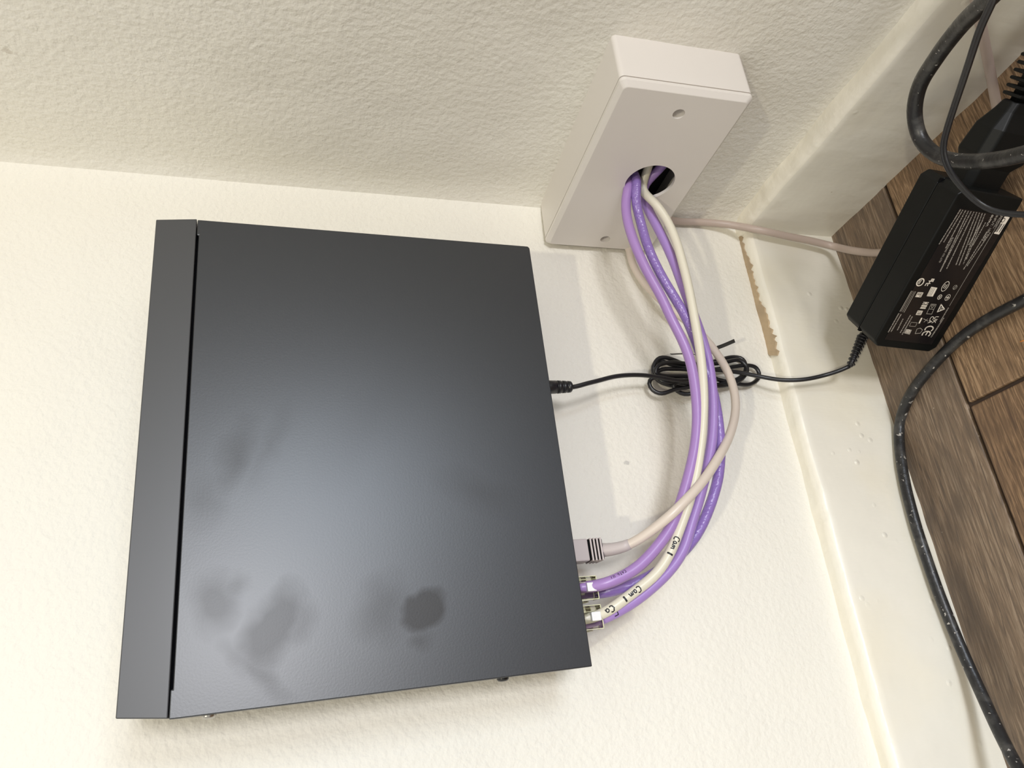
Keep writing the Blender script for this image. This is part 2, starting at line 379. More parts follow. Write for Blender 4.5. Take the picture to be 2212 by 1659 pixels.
def scuff(M, c, rx_, rz_, col, k, ax=1):
    N = M.node_tree.nodes; L = M.node_tree.links; B = N['Principled BSDF']; tc = [x for x in N if x.type == 'TEX_COORD'][0]
    sb = N.new('ShaderNodeVectorMath'); sb.operation = 'SUBTRACT'; L.new(tc.outputs['Object'], sb.inputs[0]); sb.inputs[1].default_value = c
    n = N.new('ShaderNodeTexNoise'); n.inputs['Scale'].default_value = 180; n.inputs['Detail'].default_value = 3; L.new(tc.outputs['Object'], n.inputs['Vector'])
    ml = N.new('ShaderNodeVectorMath'); ml.operation = 'MULTIPLY'; v_ = [1 / rx_, 1 / rx_, 1 / rz_]; v_[ax] = 0; ml.inputs[1].default_value = v_; L.new(sb.outputs[0], ml.inputs[0])
    ln = N.new('ShaderNodeVectorMath'); ln.operation = 'LENGTH'; L.new(ml.outputs[0], ln.inputs[0])
    ma = N.new('ShaderNodeMath'); ma.operation = 'MULTIPLY_ADD'; L.new(n.outputs[0], ma.inputs[0]); ma.inputs[1].default_value = -2.6; ma.inputs[2].default_value = 1.75
    ad = N.new('ShaderNodeMath'); ad.operation = 'ADD'; L.new(ma.outputs[0], ad.inputs[0]); L.new(ln.outputs['Value'], ad.inputs[1])
    r_ = N.new('ShaderNodeValToRGB'); r_.color_ramp.elements[0].position = .75; r_.color_ramp.elements[0].color = (k, k, k, 1); r_.color_ramp.elements[1].position = 1; r_.color_ramp.elements[1].color = (0, 0, 0, 1); L.new(ad.outputs[0], r_.inputs[0])
    mx = N.new('ShaderNodeMix'); mx.data_type = 'RGBA'; L.new(r_.outputs[0], mx.inputs[0]); L.new(B.inputs['Base Color'].links[0].from_socket, mx.inputs[6]); mx.inputs[7].default_value = (*col, 1); L.new(mx.outputs[2], B.inputs['Base Color'])
scuff(M_wallb, aty(1356, 1000, 0), .0045, .0036, (.42, .41, .39), .55)
scuff(M_wallr, atx(12, 106, 0), .006, .006, (.55, .50, .42), .6, 0)
scuff(M_skirt, atx(1797, 415, -.0149), .0016, .0016, (.42, .36, .26), .8, 0)

# floor: dark sub-floor and separate planks running along the recorder wall
bm = bmesh.new(); add_box(bm, (-1.5, -1.1, -.012), (.02, .02, -.0032)); fl = from_bm('floor', bm, M_gap); struct(fl, 'brown wood plank floor')
def plank(x0, x1, y0, y1, mt):
    bm = bmesh.new(); g = .0014
    add_box(bm, (x0 + g, y0 + g, -.0035), (x1 - g, y1 - g, 0), .0011, 2)
    o = from_bm('plank', bm, mt, fl); return o
plank(-1.5, -.62, -.0775, .0, M_wC); plank(-.62, .02, -.0775, .0, M_wA)
plank(-.2, .02, -.2275, -.0775, M_wB); plank(-.85, -.2, -.2275, -.0775, M_wC); plank(-1.5, -.85, -.2275, -.0775, M_wA)
plank(-.55, .02, -.3775, -.2275, M_wC); plank(-1.5, -.55, -.3775, -.2275, M_wB)
plank(-.34, .02, -.5275, -.3775, M_wA); plank(-1.5, -.34, -.5275, -.3775, M_wC)
plank(-.8, .02, -.6775, -.5275, M_wB); plank(-1.5, -.8, -.6775, -.5275, M_wA)
plank(-1.5, .02, -.8275, -.6775, M_wC)

# ------------------------------------------------------------------ video recorder hung flat on the wall
RO = V((-.2153, -.062, .3839)); RX = V((.999, -.0262, .037)).normalized(); RZ = V((-.0387, -.0672, .997)); RZ = (RZ - RX * RZ.dot(RX)).normalized(); RY = RZ.cross(RX)
RM = frame(RO, RX, RY, RZ); RMI = RM.inverted()
def loc_lid(u, v, off=0): return RMI @ atp(u, v, RO, RY, off)
rec = empty('video_recorder', 'flat black metal video recorder with smudged cover mounted on the back wall', 'recorder', RM)
HW, HD, TH = .1300, .1007, .044
# cover: folded sheet with slots at the bezel edge
e = loc_lid(419, 507).x; f = loc_lid(368, 1490).x
z1 = HD; cz = .0012
cz = .0010
outl = [(-HW, -HD), (HW - .0012, -HD), (HW, -HD + .0012), (HW, z1), (e, z1), (e, z1 - cz), (f, z1 - cz), (f, z1), (-HW, z1)]
bm = bmesh.new(); prism(bm, outl, 1, 0, .0010)
add_box(bm, (-HW, 0.0010, -HD), (-HW + .001, TH - .003, z1)); add_box(bm, (HW - .001, 0.0010, -HD), (HW, TH - .003, z1))
lid = from_bm('cover', bm, M_lid, rec)
bv = lid.modifiers.new('bevel', 'BEVEL'); bv.width = .0005; bv.segments = 2; bv.limit_method = 'ANGLE'
bm = bmesh.new(); add_box(bm, (-HW + .0012, .0012, -HD + .001), (HW - .0012, TH, z1 - .004), .0006)
from_bm('chassis', bm, M_chassis, rec)
bm = bmesh.new(); add_box(bm, (-HW + .002, .006, z1 - .0045), (HW - .002, TH - .001, z1 + .001)); from_bm('slot', bm, M_dark, rec)
# bezel, tapering away from the cover
ba, bb_, bc, bd = loc_lid(337, 474, .0014), loc_lid(249, 1553, .0014), loc_lid(423, 472.5, 0), loc_lid(365, 1552.5, 0)
bm = bmesh.new()
ci = [V((bd.x, 0.0, z1 + .0004)), V((bc.x, 0.0, z1 + .0004))]; co = [V((bb_.x, .0014, bb_.z)), V((ba.x, .0014, ba.z))]
lo_ = [bm.verts.new(q) for q in (ci[0], ci[1], co[1], co[0])]
hi_ = [bm.verts.new(V((q.x, TH, q.z))) for q in (ci[0], ci[1], co[1] - V((0, 0, .001)), co[0] - V((0, 0, .001)))]
bm.faces.new(lo_); bm.faces.new(hi_)
for i in range(4): bm.faces.new((lo_[i], lo_[(i + 1) % 4], hi_[(i + 1) % 4], hi_[i]))
bz = from_bm('bezel', bm, M_bezel, rec); bz['label'] = 'smooth plastic front bezel'
bv = bz.modifiers.new('bevel', 'BEVEL'); bv.width = .0005; bv.segments = 2
# rear port plate, vents and sockets on the downward face
def rbox(name, lo, hi, mt, par=rec, bev=0):
    bm = bmesh.new(); add_box(bm, lo, hi, bev); return from_bm(name, bm, mt, par)
rbox('port_plate', (-HW + .004, .004, -HD - .0004), (HW - .004, TH - .003, -HD + .0012), M_steel)
for k in range(4):
    rbox('port_socket', (-.112 + (k % 2) * .016, .0075 + (k // 2) * .0155, -HD - .0009), (-.098 + (k % 2) * .016, .0215 + (k // 2) * .0155, -HD + .001), M_dark)
rbox('port_socket', (-.077, .012, -HD - .0009), (-.063, .026, -HD + .001), M_dark)
rbox('port_socket', (-.02, .012, -HD - .0009), (-.005, .018, -HD + .001), M_dark)
for k in range(14): rbox('vent_slot', (.055 + k * .0045, .012, -HD - .0008), (.057 + k * .0045, .032, -HD + .001), M_dark)
for sx in (-1, 1):
    for sz in (-1, 1):
        P0 = V((sx * .108, TH, sz * .082)); gap = -(RM @ P0).y / RY.y
        bm = bmesh.new(); lathe(bm, [(-.001, .0085), (gap * .8, .0085), (gap + .0022, .0075)], axis_frame(P0, V((0, 1, 0)))); from_bm('rubber_foot', bm, M_blk, rec, False)
# side screws
for zz, sd in ((.0853, -1), (-.055, -1), (.0853, 1)):
    bm = bmesh.new(); mw = axis_frame(V((sd * HW, .012, zz)), V((sd, 0, 0)))
    lathe(bm, [(-.001, .0030), (.0006, .0032), (.0014, .0026), (.0018, .0012)], mw, 16); from_bm('side_screw', bm, M_steel if sd < 0 and zz > 0 else M_blk, rec, True)

# smudges on the cover, in cover coordinates
def lc(u, v): p = loc_lid(u, v); return p.x, p.z
N = M_lid.node_tree.nodes; L = M_lid.node_tree.links; B = N['Principled BSDF']
tc = [x for x in N if x.type == 'TEX_COORD'][0]
def noi(scale, stretch, detail):
    mp = N.new('ShaderNodeMapping'); mp.inputs['Scale'].default_value = stretch; L.new(tc.outputs['Object'], mp.inputs[0])
    n = N.new('ShaderNodeTexNoise'); n.inputs['Scale'].default_value = scale; n.inputs['Detail'].default_value = detail; L.new(mp.outputs[0], n.inputs['Vector']); return n
def ramp(src, lo, hi, c0, c1):
    r = N.new('ShaderNodeValToRGB'); r.color_ramp.elements[0].position = lo; r.color_ramp.elements[1].position = hi
    r.color_ramp.elements[0].color = c0; r.color_ramp.elements[1].color = c1; L.new(src, r.inputs[0]); return r
acc = None
for (u, v, ru, rv, ang, soft, k) in [(888, 1292, .0112, .0150, -.45, .35, .62), (800, 1290, .022, .016, .3, .8, .28), (560, 1330, .026, .014, .5, .55, .42),
                                     (435, 1275, .018, .014, 0, .7, .34), (590, 1310, .015, .018, .2, .5, .25), (880, 1362, .006, .008, 0, .8, .3), (530, 1425, .006, .026, .75, .8, .30),
                                     (480, 965, .026, .011, .35, .9, .36), (415, 1060, .018, .012, 0, .9, .2), (560, 935, .03, .008, .4, 1, .18), (1010, 1040, .014, .03, .4, 1, .2),
                                     (475, 1240, .010, .010, 0, .7, .25), (760, 900, .05, .02, .6, 1, .08)]:
    x, z = lc(u, v); s = blob(x, z, ru, rv, ang, soft)
    mm = N.new('ShaderNodeMath'); mm.operation = 'MULTIPLY'; mm.inputs[1].default_value = k; L.new(s, mm.inputs[0])
    if acc is None: acc = mm
    else:
        mx = N.new('ShaderNodeMath'); mx.operation = 'MAXIMUM'; L.new(acc.outputs[0], mx.inputs[0]); L.new(mm.outputs[0], mx.inputs[1]); acc = mx
sp = N.new('ShaderNodeMapRange'); sp.inputs['To Min'].default_value = .88; sp.inputs['To Max'].default_value = .04; L.new(acc.outputs[0], sp.inputs[0]); L.new(sp.outputs[0], B.inputs['Specular IOR Level'])
mx = N.new('ShaderNodeMix'); mx.data_type = 'RGBA'; L.new(acc.outputs[0], mx.inputs[0]); mx.inputs[6].default_value = (.010, .012, .016, 1); mx.inputs[7].default_value = (.046, .043, .041, 1)
L.new(mx.outputs[2], B.inputs['Base Color'])

# ------------------------------------------------------------------ white cable box on the right wall
BY0, BY1, BZ0, BZ1 = -.1615, -.0030, .1703, .2566
box = empty('cable_outlet_box', 'white plastic surface box with round cable hole on the right wall', 'box', Matrix.Translation(V((0, (BY0 + BY1) / 2, BZ0))))
bi = Matrix.Translation(V((0, -(BY0 + BY1) / 2, -BZ0)))
def boxpart(name, bm, mt, smooth=False):
    bm.transform(bi); return from_bm(name, bm, mt, box, smooth)
XB = .033
PL = Matrix(((0, 0, 1, 0), (1, 0, 0, 0), (0, 1, 0, 0), (0, 0, 0, 1)))   # plate (x,y,z) -> room (Y, Z, X)
def pl(name, spl, depth, xc, mt, bev=0):
    return plate(name, spl, depth, mt, box, bi @ Matrix.Translation(V((xc, 0, 0))) @ PL, bev)
o = pl('back_box', [rrect(BY0, BZ0, BY1, BZ1, .003), rrect(BY0 + .002, BZ0 + .002, BY1 - .002, BZ1 - .002, .002)], XB + .001, -(XB - .001) / 2, M_box)
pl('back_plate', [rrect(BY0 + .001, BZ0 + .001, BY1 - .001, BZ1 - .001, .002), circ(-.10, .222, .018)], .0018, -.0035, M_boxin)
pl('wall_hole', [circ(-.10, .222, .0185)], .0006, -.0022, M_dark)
# strip coloured as the shade in the joint between box and lid
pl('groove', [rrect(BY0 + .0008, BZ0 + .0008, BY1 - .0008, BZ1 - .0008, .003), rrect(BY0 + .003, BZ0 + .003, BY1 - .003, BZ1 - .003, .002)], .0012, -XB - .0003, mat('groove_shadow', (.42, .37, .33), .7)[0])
# lid: bevelled rim + face plate with hole and screw holes
HYc, HZc = -.0822, .2045
bm = bmesh.new()
def ring(y0, z0, y1, z1, r, x): return [bm.verts.new((x, a, b)) for a, b in rrect(y0, z0, y1, z1, r)]
R0 = ring(BY0, BZ0, BY1, BZ1, .0032, -XB - .0008); R1 = ring(BY0, BZ0, BY1, BZ1, .0032, -XB - .0030)
R2 = ring(BY0 + .0026, BZ0 + .0026, BY1 - .0026, BZ1 - .0026, .003, -XB - .0056); R3 = ring(BY0 + .0030, BZ0 + .0030, BY1 - .0030, BZ1 - .0030, .003, -XB - .0058)
Ri = ring(BY0 + .0032, BZ0 + .0032, BY1 - .0032, BZ1 - .0032, .002, -XB - .0008)
for a, b in ((R0, R1), (R1, R2), (R2, R3), (R0, Ri)):
    k = len(a)
    for i in range(k): bm.faces.new((a[i], a[(i + 1) % k], b[(i + 1) % k], b[i]))
boxpart('lid_rim', bm, M_box, False)
SCR = [(-.1439, .2125), (-.0165, .2125)]
lid2 = pl('lid', [rrect(BY0 + .0029, BZ0 + .0029, BY1 - .0029, BZ1 - .0029, .003), circ(HYc, HZc, .0172, 56)] + [circ(a, b, .0038, 24) for a, b in SCR], .0024, -XB - .0058 + .0012, M_box)
for a, b in SCR:
    bm = bmesh.new(); mw = axis_frame(V((-XB - .0052, a, b)), V((1, 0, 0)), V((0, 0, 1)))
    # countersunk well with a screw at the bottom
    seg = 24; rr = [(.0, .0038), (.009, .0036)]
    vs = [[bm.verts.new(mw @ V((r * math.cos(2 * math.pi * k / seg), r * math.sin(2 * math.pi * k / seg), t))) for k in range(seg)] for t, r in rr]
    for k in range(seg): bm.faces.new((vs[0][k], vs[0][(k + 1) % seg], vs[1][(k + 1) % seg], vs[1][k]))
    bm.faces.new(vs[1]); w = boxpart('screw_well', bm, M_box, True)
    bm = bmesh.new(); lathe(bm, [(.0088, .0030), (.0080, .0030), (.0074, .0018)], mw, 16); bm.transform(bi); from_bm('screw', bm, M_steel, w, True)

# ------------------------------------------------------------------ network cables
def path(l):
    """list of (u, v, kind, value): point seen at u,v lying on the plane x/y/z = value; or a Vector"""
    out = []
    for q in l:
        out.append(q if isinstance(q, Vector) else at({'x': 0, 'y': 1, 'z': 2}[q[2]], q[0], q[1], q[3]))
    return out
def ypath(l, y0, y1, yl=None):
    """points with depths running from y0 to y1 (picture path fraction)"""
    d = [0]
    for a, b in zip(l, l[1:]): d.append(d[-1] + math.hypot(a[0] - b[0], a[1] - b[1]))
    return [aty(p[0], p[1], y0 + (y1 - y0) * t / d[-1]) for p, t in zip(l, d)]
def plug_frame(u, v, depth):
    """seated plug: centre on the recorder's lower face seen at u,v at local depth"""
    p = loc_lid(u, v, depth); return p
def rj_clear(parent, base, col_inner):
    """clear modular plug; base = local recorder point on the port face; axis -z (down)"""
    def part(name, bm, mt, par=parent):
        bm.transform(parent.matrix_world.inverted() @ RM @ Matrix.Translation(base)); return from_bm(name, bm, mt, par)
    bm = bmesh.new(); add_box(bm, (-.0062, -.0040, -.0142), (.0062, .0040, .006), .0005)
    add_box(bm, (-.0056, -.0034, -.0143), (.0056, .0034, .0055))
    body = part('clear_plug', bm, M_clear)
    body['label'] = 'transparent modular plug body'
    bm = bmesh.new(); add_box(bm, (-.0022, -.0068, -.0126), (.0026, -.0040, -.0070), .0004); part('strain_wedge', bm, M_white, body)
    bm = bmesh.new()
    for a, b in (((-.0063, -.0042, -.0144), (-.0059, .0042, -.0140)), ((.0059, -.0042, -.0144), (.0063, .0042, -.0140)), ((-.0062, -.0042, -.0144), (.0062, -.0038, -.0140)), ((-.0062, .0038, -.0144), (.0062, .0042, -.0140)),
                 ((-.0064, -.0043, -.0142), (-.0061, -.0040, .0)), ((.0061, -.0043, -.0142), (.0064, -.0040, .0)), ((.0030, -.0043, -.0142), (.0032, -.0040, .0))):
        add_box(bm, a, b)
    part('plug_edge_lines', bm, M_rim, body)  # pale bars added as highlights along the clear edges
    bm = bmesh.new(); add_box(bm, (-.003, .0041, -.0160), (.003, .0049, .004), .0002); part('latch', bm, M_clear, body)
    bm = bmesh.new()
    for k in range(8): add_box(bm, (-.0042 + k * .00108, .0022, .0005), (-.0038 + k * .00108, .0036, .005))
    part('contact', bm, M_gold, body)
def cable(name, label, pts, rad, mt, group=None, sides=16):
    p = smooth_path(spline(pts, .003), 4); org = p[0].copy()
    root = empty(name, label, 'cable', Matrix.Translation(org), group)
    bm = bmesh.new(); sweep(bm, [q - org for q in p], rad, sides); o = from_bm('sheath', bm, mt, root, True)
    return root, p
RR = .0033
hx = -XB - .0058
def inside(y, z, dy, dz):
    """run of a cable inside the box up to the hole rim"""
    return [V((-.012, y + dy * 1.0, z + dz * 1.0)), V((-.014, y + dy * .55, z + dz * .55)), V((-.022, y + dy * .2, z + dz * .2))]
portlocal = {}
def downface(u, v, off): return RM @ loc_lid(u, v, off)

# A: front purple cable
lA = [(1354, 470), (1372, 530), (1400, 590), (1428, 640), (1451, 690), (1472, 730), (1490, 775), (1499, 820), (1505, 870), (1506, 915), (1502, 960), (1492, 1010), (1474, 1075), (1451, 1136), (1415, 1187), (1373, 1229), (1331, 1252), (1296, 1265)]
ptsA = inside(-.068, .2115, -.02, .035) + path([(1360, 388, 'x', -.033), (1352, 428, 'x', -.046)]) + ypath(lA, -.071, -.046) + [RM @ V((loc_lid(1268, 1268, .012).x, .012, -HD - .009)), RM @ V((loc_lid(1262, 1269, .012).x, .012, -HD - .003))]
cA, pA = cable('network_cable', 'pinkish purple network cable, leftmost strand of the bundle, printed with black letters', ptsA, RR, M_purA)
# B: rear bluish cable, shade put into its colour
lB = [(1384, 480), (1400, 535), (1428, 595), (1455, 640), (1480, 682), (1502, 735), (1522, 790), (1541, 850), (1553, 920), (1556, 985), (1550, 1040), (1533, 1095), (1511, 1145), (1478, 1190), (1440, 1222), (1402, 1246), (1361, 1265), (1319, 1277), (1295, 1281)]
ptsB = inside(-.074, .2095, -.025, .03) + path([(1376, 392, 'x', -.037), (1373, 430, 'x', -.048)]) + ypath(lB, -.068, -.032) + [RM @ V((loc_lid(1268, 1274, .012).x, .027, -HD - .009)), RM @ V((loc_lid(1262, 1275, .012).x, .027, -HD - .003))]
cB, pB = cable('network_cable', 'shade-darkened bluish purple rippled network cable, outermost curve of the bundle at the right', ptsB, RR, M_purB)
# D: lilac cable with a marker bracket
lD = [(1412, 475), (1434, 518), (1454, 562), (1470, 605), (1487, 650), (1506, 700), (1521, 745), (1532, 790), (1539, 844), (1541, 898), (1537, 960), (1526, 1015), (1508, 1085), (1490, 1142), (1479, 1182), (1450, 1228), (1406, 1271), (1361, 1305), (1331, 1322), (1306, 1335)]
ptsD = [V((-.014, -.112, .200)), V((-.020, -.095, .190)), V((-.024, -.080, .194))] + path([(1388, 405, 'x', -.032), (1396, 445, 'x', -.044)]) + ypath(lD, -.064, -.040) + [RM @ V((loc_lid(1278, 1345, .027).x, .027, -HD - .010)), RM @ V((loc_lid(1272, 1346, .027).x, .027, -HD - .003))]
cD, pD = cable('network_cable', 'lilac purple network cable plugged in lowest, black marker bracket near its plug', ptsD, RR, M_purD)
# C: cream cable marked Cam 1
lC = [(1410, 433), (1430, 458), (1449, 492), (1464, 531), (1475, 571), (1485, 610), (1494, 654), (1502, 698), (1511, 749), (1517, 803), (1520, 858), (1518, 915), (1513, 965), (1506, 1010), (1490, 1080), (1469, 1140), (1447, 1196), (1419, 1239), (1379, 1272), (1343, 1299), (1315, 1319)]
ptsC = [V((-.012, -.112, .214)), V((-.016, -.098, .205)), V((-.024, -.084, .203))] + path([(1386, 410, 'x', -.036)]) + ypath(lC, -.074, -.045) + [RM @ V((loc_lid(1283, 1334, .012).x, .012, -HD - .010)), RM @ V((loc_lid(1275, 1336, .012).x, .012, -HD - .003))]
cC, pC = cable('network_cable', 'cream network cable hand-marked Cam 1 along the front of the purple bundle', ptsC, .0030, M_cream)
# E: beige patch cable with moulded boot
lE = [(1358, 535), (1364, 565), (1384, 602), (1410, 632), (1440, 660), (1478, 690), (1508, 715), (1532, 742), (1553, 770), (1573, 805), (1586, 845), (1589, 885), (1577, 938), (1552, 988), (1518, 1040), (1484, 1078), (1446, 1115), (1405, 1148), (1362, 1176), (1335, 1185), (1312, 1188)]
dE = [-.0055, -.006, -.007, -.010, -.014, -.018, -.021, -.024, -.026, -.029, -.034, -.040, -.050, -.0575, -.061, -.062, -.060, -.052, -.045, -.040, -.0375]
eb = loc_lid(1248, 1192, .018)
ptsE = [V((-.004, -.0045, .205)), V((-.014, -.005, .2))] + [aty(a, b, y) for (a, b), y in zip(lE, dE)] + [RM @ V((eb.x, .018, -HD - .024))]
cE, pE = cable('patch_cable', 'beige patch cable looping out to the right of the bundle into a ribbed grey boot', ptsE, .0029, M_beige)
# plugs
rj_clear(cA, V((loc_lid(1262, 1272, .012).x, .013, -HD)), M_purA)
rj_clear(cB, V((loc_lid(1262, 1272, .012).x, .0285, -HD)), M_purB)
rj_clear(cC, V((loc_lid(1272, 1335, .012).x, .013, -HD)), M_cream)
rj_clear(cD, V((loc_lid(1272, 1335, .012).x, .0285, -HD)), M_purD)
def in_rec(parent, name, bm, mt, par=None, smooth=False):
    bm.transform(parent.matrix_world.inverted() @ RM); return from_bm(name, bm, mt, par or parent, smooth)
# moulded ribbed boot of the patch cable: block, ribs, tapering sleeve
ex_, ey_ = eb.x, .018; zb = -HD
bm = bmesh.new(); add_box(bm, (ex_ - .0064, ey_ - .0055, zb - .0143), (ex_ + .0064, ey_ + .0055, zb + .004), .0008)
boot = in_rec(cE, 'boot', bm, M_boot); boot['label'] = 'grey moulded boot with four dark ribs'
bm = bmesh.new(); add_box(bm, (ex_ - .0059, ey_ - .0049, zb - .0238), (ex_ + .0059, ey_ + .0049, zb - .014), .0005); in_rec(cE, 'core', bm, M_dark, boot)
for k in range(4):
    z = zb - .0163 - k * .0021
    bm = bmesh.new(); add_box(bm, (ex_ - .0066, ey_ - .0056, z - .00055), (ex_ + .0066, ey_ + .0056, z + .00055), .0004); in_rec(cE, 'rib', bm, M_boot, boot)
bm = bmesh.new(); q0 = RM @ V((ex_, ey_, zb - .0245)); i0 = min(range(len(pE)), key=lambda i: (pE[i] - q0).length)
seg = [pE[k] for k in range(i0, max(0, i0 - 7), -1)]; org = cE.matrix_world.translation
sweep(bm, [s - org for s in seg], [.0042 - .0011 * k / (len(seg) - 1) for k in range(len(seg))], 16); from_bm('sleeve', bm, M_boot, boot, True)

# writing on the cables: strokes wrapped on the sheath side that faces the room
def stroke_on(parent, p, i0, strokes, scale, rad, w, mt, name, lab=None, shift=0.0, flip=1):
    """strokes: polylines in (s along cable, t across) units"""
    org = parent.matrix_world.translation; bm = bmesh.new()
    cum = [0]
    for a, b in zip(p, p[1:]): cum.append(cum[-1] + (b - a).length)
    def pos(s, t):
        ss = cum[i0] + s * scale
        j = max(1, min(len(p) - 2, next((k for k in range(len(cum)) if cum[k] >= ss), len(p) - 2)))
        f = (ss - cum[j - 1]) / max(1e-9, cum[j] - cum[j - 1]); c = p[j - 1].lerp(p[j], f)
        tg = (p[j] - p[j - 1]).normalized(); n = (CAM_LOC0 - c); n = (n - tg * n.dot(tg)).normalized(); b = tg.cross(n)
        th = t * scale / rad + shift
        nn = n * math.cos(th) + b * math.sin(th)
        return c + nn * (rad + .00004), nn
    for st in strokes:
        P = []
        for a, b in zip(st, st[1:]):
            m_ = max(1, int(math.hypot(a[0] - b[0], a[1] - b[1]) / .25))
            for k in range(m_): P.append((a[0] + (b[0] - a[0]) * k / m_, (a[1] + (b[1] - a[1]) * k / m_)))
        P.append(st[-1]); Q = [pos(s, t * flip) for s, t in P]
        prev = None
        for k in range(len(Q)):
            tg = (Q[min(k + 1, len(Q) - 1)][0] - Q[max(0, k - 1)][0]).normalized(); sd = tg.cross(Q[k][1]).normalized() * w
            cur = (bm.verts.new(Q[k][0] - sd - org), bm.verts.new(Q[k][0] + sd - org))
            if prev: bm.faces.new((prev[0], prev[1], cur[1], cur[0]))
            prev = cur
    o = from_bm(name, bm, mt, parent)
    if lab: o['label'] = lab
    return o
CAM_LOC0 = V((-.36, -.60, .40))   # the room side, from which the pen wrote
def near(p, u, v):
    def pxd(q):
        d = q - CAM_LOC; z = d.dot(R_FWD); return (CX + FPX * d.dot(R_RIGHT) / z - u) ** 2 + (CY + FPX * d.dot(R_DOWN) / z - v) ** 2
    return min(range(len(p)), key=lambda i: pxd(p[i]))
CAMW = [[(1.1, -.75), (.7, -1.0), (.2, -.8), (0, -.1), (.1, .6), (.6, .8), (1.0, .6)],
        [(2.0, -.3), (1.6, -.4), (1.4, .1), (1.6, .6), (2.0, .4), (2.1, -.3), (2.2, .6)],
        [(2.6, .6), (2.7, -.3), (3.0, -.3), (3.1, .5), (3.3, -.3), (3.6, -.3), (3.8, .6)]]
ONE = [[(5.4, -.9), (5.5, .9)]]
for (u, v), lab in (((1463, 1170), 'handwritten Cam 1'), ((1378, 1274), 'handwritten Cam 1')):
    i0 = near(pC, u, v)
    stroke_on(cC, pC, i0, CAMW, .0020, .0030, .00034, M_marker, 'handwriting', lab)
    stroke_on(cC, pC, i0, ONE, .0020, .0030, .00055, M_marker, 'handwriting')
i0 = near(pC, 1322, 1314); stroke_on(cC, pC, i0, CAMW[:1] + CAMW[1:2], .0020, .0030, .00036, M_marker, 'handwriting', 'handwritten Ca, cut off by the plug')
i0 = near(pD, 1331, 1322); stroke_on(cD, pD, i0, [[(.9, -.8), (0, -.8), (0, .9), (.9, .9)]], .0022, .0033, .0003, M_marker, 'handwriting', 'black bracket mark')
# small factory print on the front purple cable: CAT6 U
CAT = [[(.6, -.5), (.1, -.5), (0, 0), (.1, .5), (.6, .5)], [(.9, .5), (1.2, -.5), (1.5, .5)], [(1.8, -.5), (2.4, -.5)], [(2.1, -.5), (2.1, .5)],
       [(3.1, -.5), (2.8, 0), (2.8, .5), (3.2, .5), (3.3, .1), (2.8, .1)], [(4.6, -.5), (4.6, .4), (4.9, .5), (5.1, .4), (5.1, -.5)], [(5.8, .5), (6.0, -.5)]]
i0 = near(pA, 1356, 1240); stroke_on(cA, pA, i0, CAT, .0016, RR, .00013, M_marker, 'cable_print', 'small black print CAT6 U', shift=.62)

# taupe cable from behind the box to the floor, passing behind the adapter
gl = [V((-.006, -.012, .178)), aty(1462, 478, -.0062), aty(1520, 480, -.0072), aty(1580, 486, -.012), atx(1640, 497, -.022), atx(1700, 510, -.026), atx(1750, 520, -.029), atx(1800, 532, -.034), atz(1852, 543, .0135)]
gl += [atz(1905, 546, .0062), atz(1962, 527, .0042), atz(2012, 480, .0038), atz(2055, 420, .0038), atz(2092, 365, .0038), atz(2128, 312, .0042), atz(2157, 262, .0042)]
gl += [atz(2151, 220, .0060), atx(2138, 150, -.0205), atx(2122, 70, -.0190), atx(2108, 0, -.0190), atx(2090, -90, -.0190), atx(2070, -200, -.0190), V((-.020, -.42, .10)), V((-.024, -.52, .02)), V((-.035, -.62, .0035)), V((-.05, -.80, .0035))]
tg_, _ = tube('taupe_cable', gl, .0030, M_beige2); tag(tg_, 'taupe round cable running from behind the white box down into the floor corner', 'cable')

# ------------------------------------------------------------------ power adapter standing on its edge
AO = V((-.1523, -.0692, .0528)); AA = V((.4989, -.8653, -.0474)).normalized(); AS = V((.865, .5006, -.0345)); AS = (AS - AA * AS.dot(AA)).normalized(); AU = AS.cross(AA)
if AU.z < 0: AU = -AU
AL, AW, AH = .1131, .0372, .0519
# local: x along axis, y towards the wall side (thickness), z up
AM = frame(AO, AA, AS, AU)
if AM.to_3x3().determinant() < 0: AS = -AS; AM = frame(AO, AA, AS, AU)
ysg = 1 if AS.x > 0 else -1
AMI = AM.inverted()
ad = empty('power_adapter', 'black rectangular power adapter with white-printed label standing on the floor', 'power adapter', AM)
def ylo(y0, y1): return (min(y0 * ysg, y1 * ysg), max(y0 * ysg, y1 * ysg))
def abox(name, x, y, z, mt, par=ad, bev=0, seg=2):
    ya = ylo(*y); bm = bmesh.new(); add_box(bm, (x[0], ya[0], z[0]), (x[1], ya[1], z[1]), bev, seg); return from_bm(name, bm, mt, par)
def shell(y0, y1, name, off):
    bm = bmesh.new(); r = .004; pts = [(r, 0), (AL - r, 0), (AL, -r), (AL, -AH + r), (AL - r, -AH), (r, -AH), (0, -AH + r), (0, -r)]
    a, b = ylo(y0, y1); prism(bm, pts, 1, a, b); o = from_bm(name, bm, M_adapt, ad)
    bv = o.modifiers.new('bevel', 'BEVEL'); bv.width = .0011; bv.segments = 3; bv.limit_method = 'ANGLE'; return o
shell(0, AW * .52, 'front_shell', 0); shell(AW * .53, AW, 'rear_shell', 0)
abox('seam', (.0008, AL - .0008), (AW * .5, AW * .55), (-AH + .0008, -.0008), M_dark)
lb = abox('label_plate', (.006, AL - .012), (-.00035, .001), (-AH + .006, -.0065), M_label)
lb['label'] = 'slightly glossier black label panel'
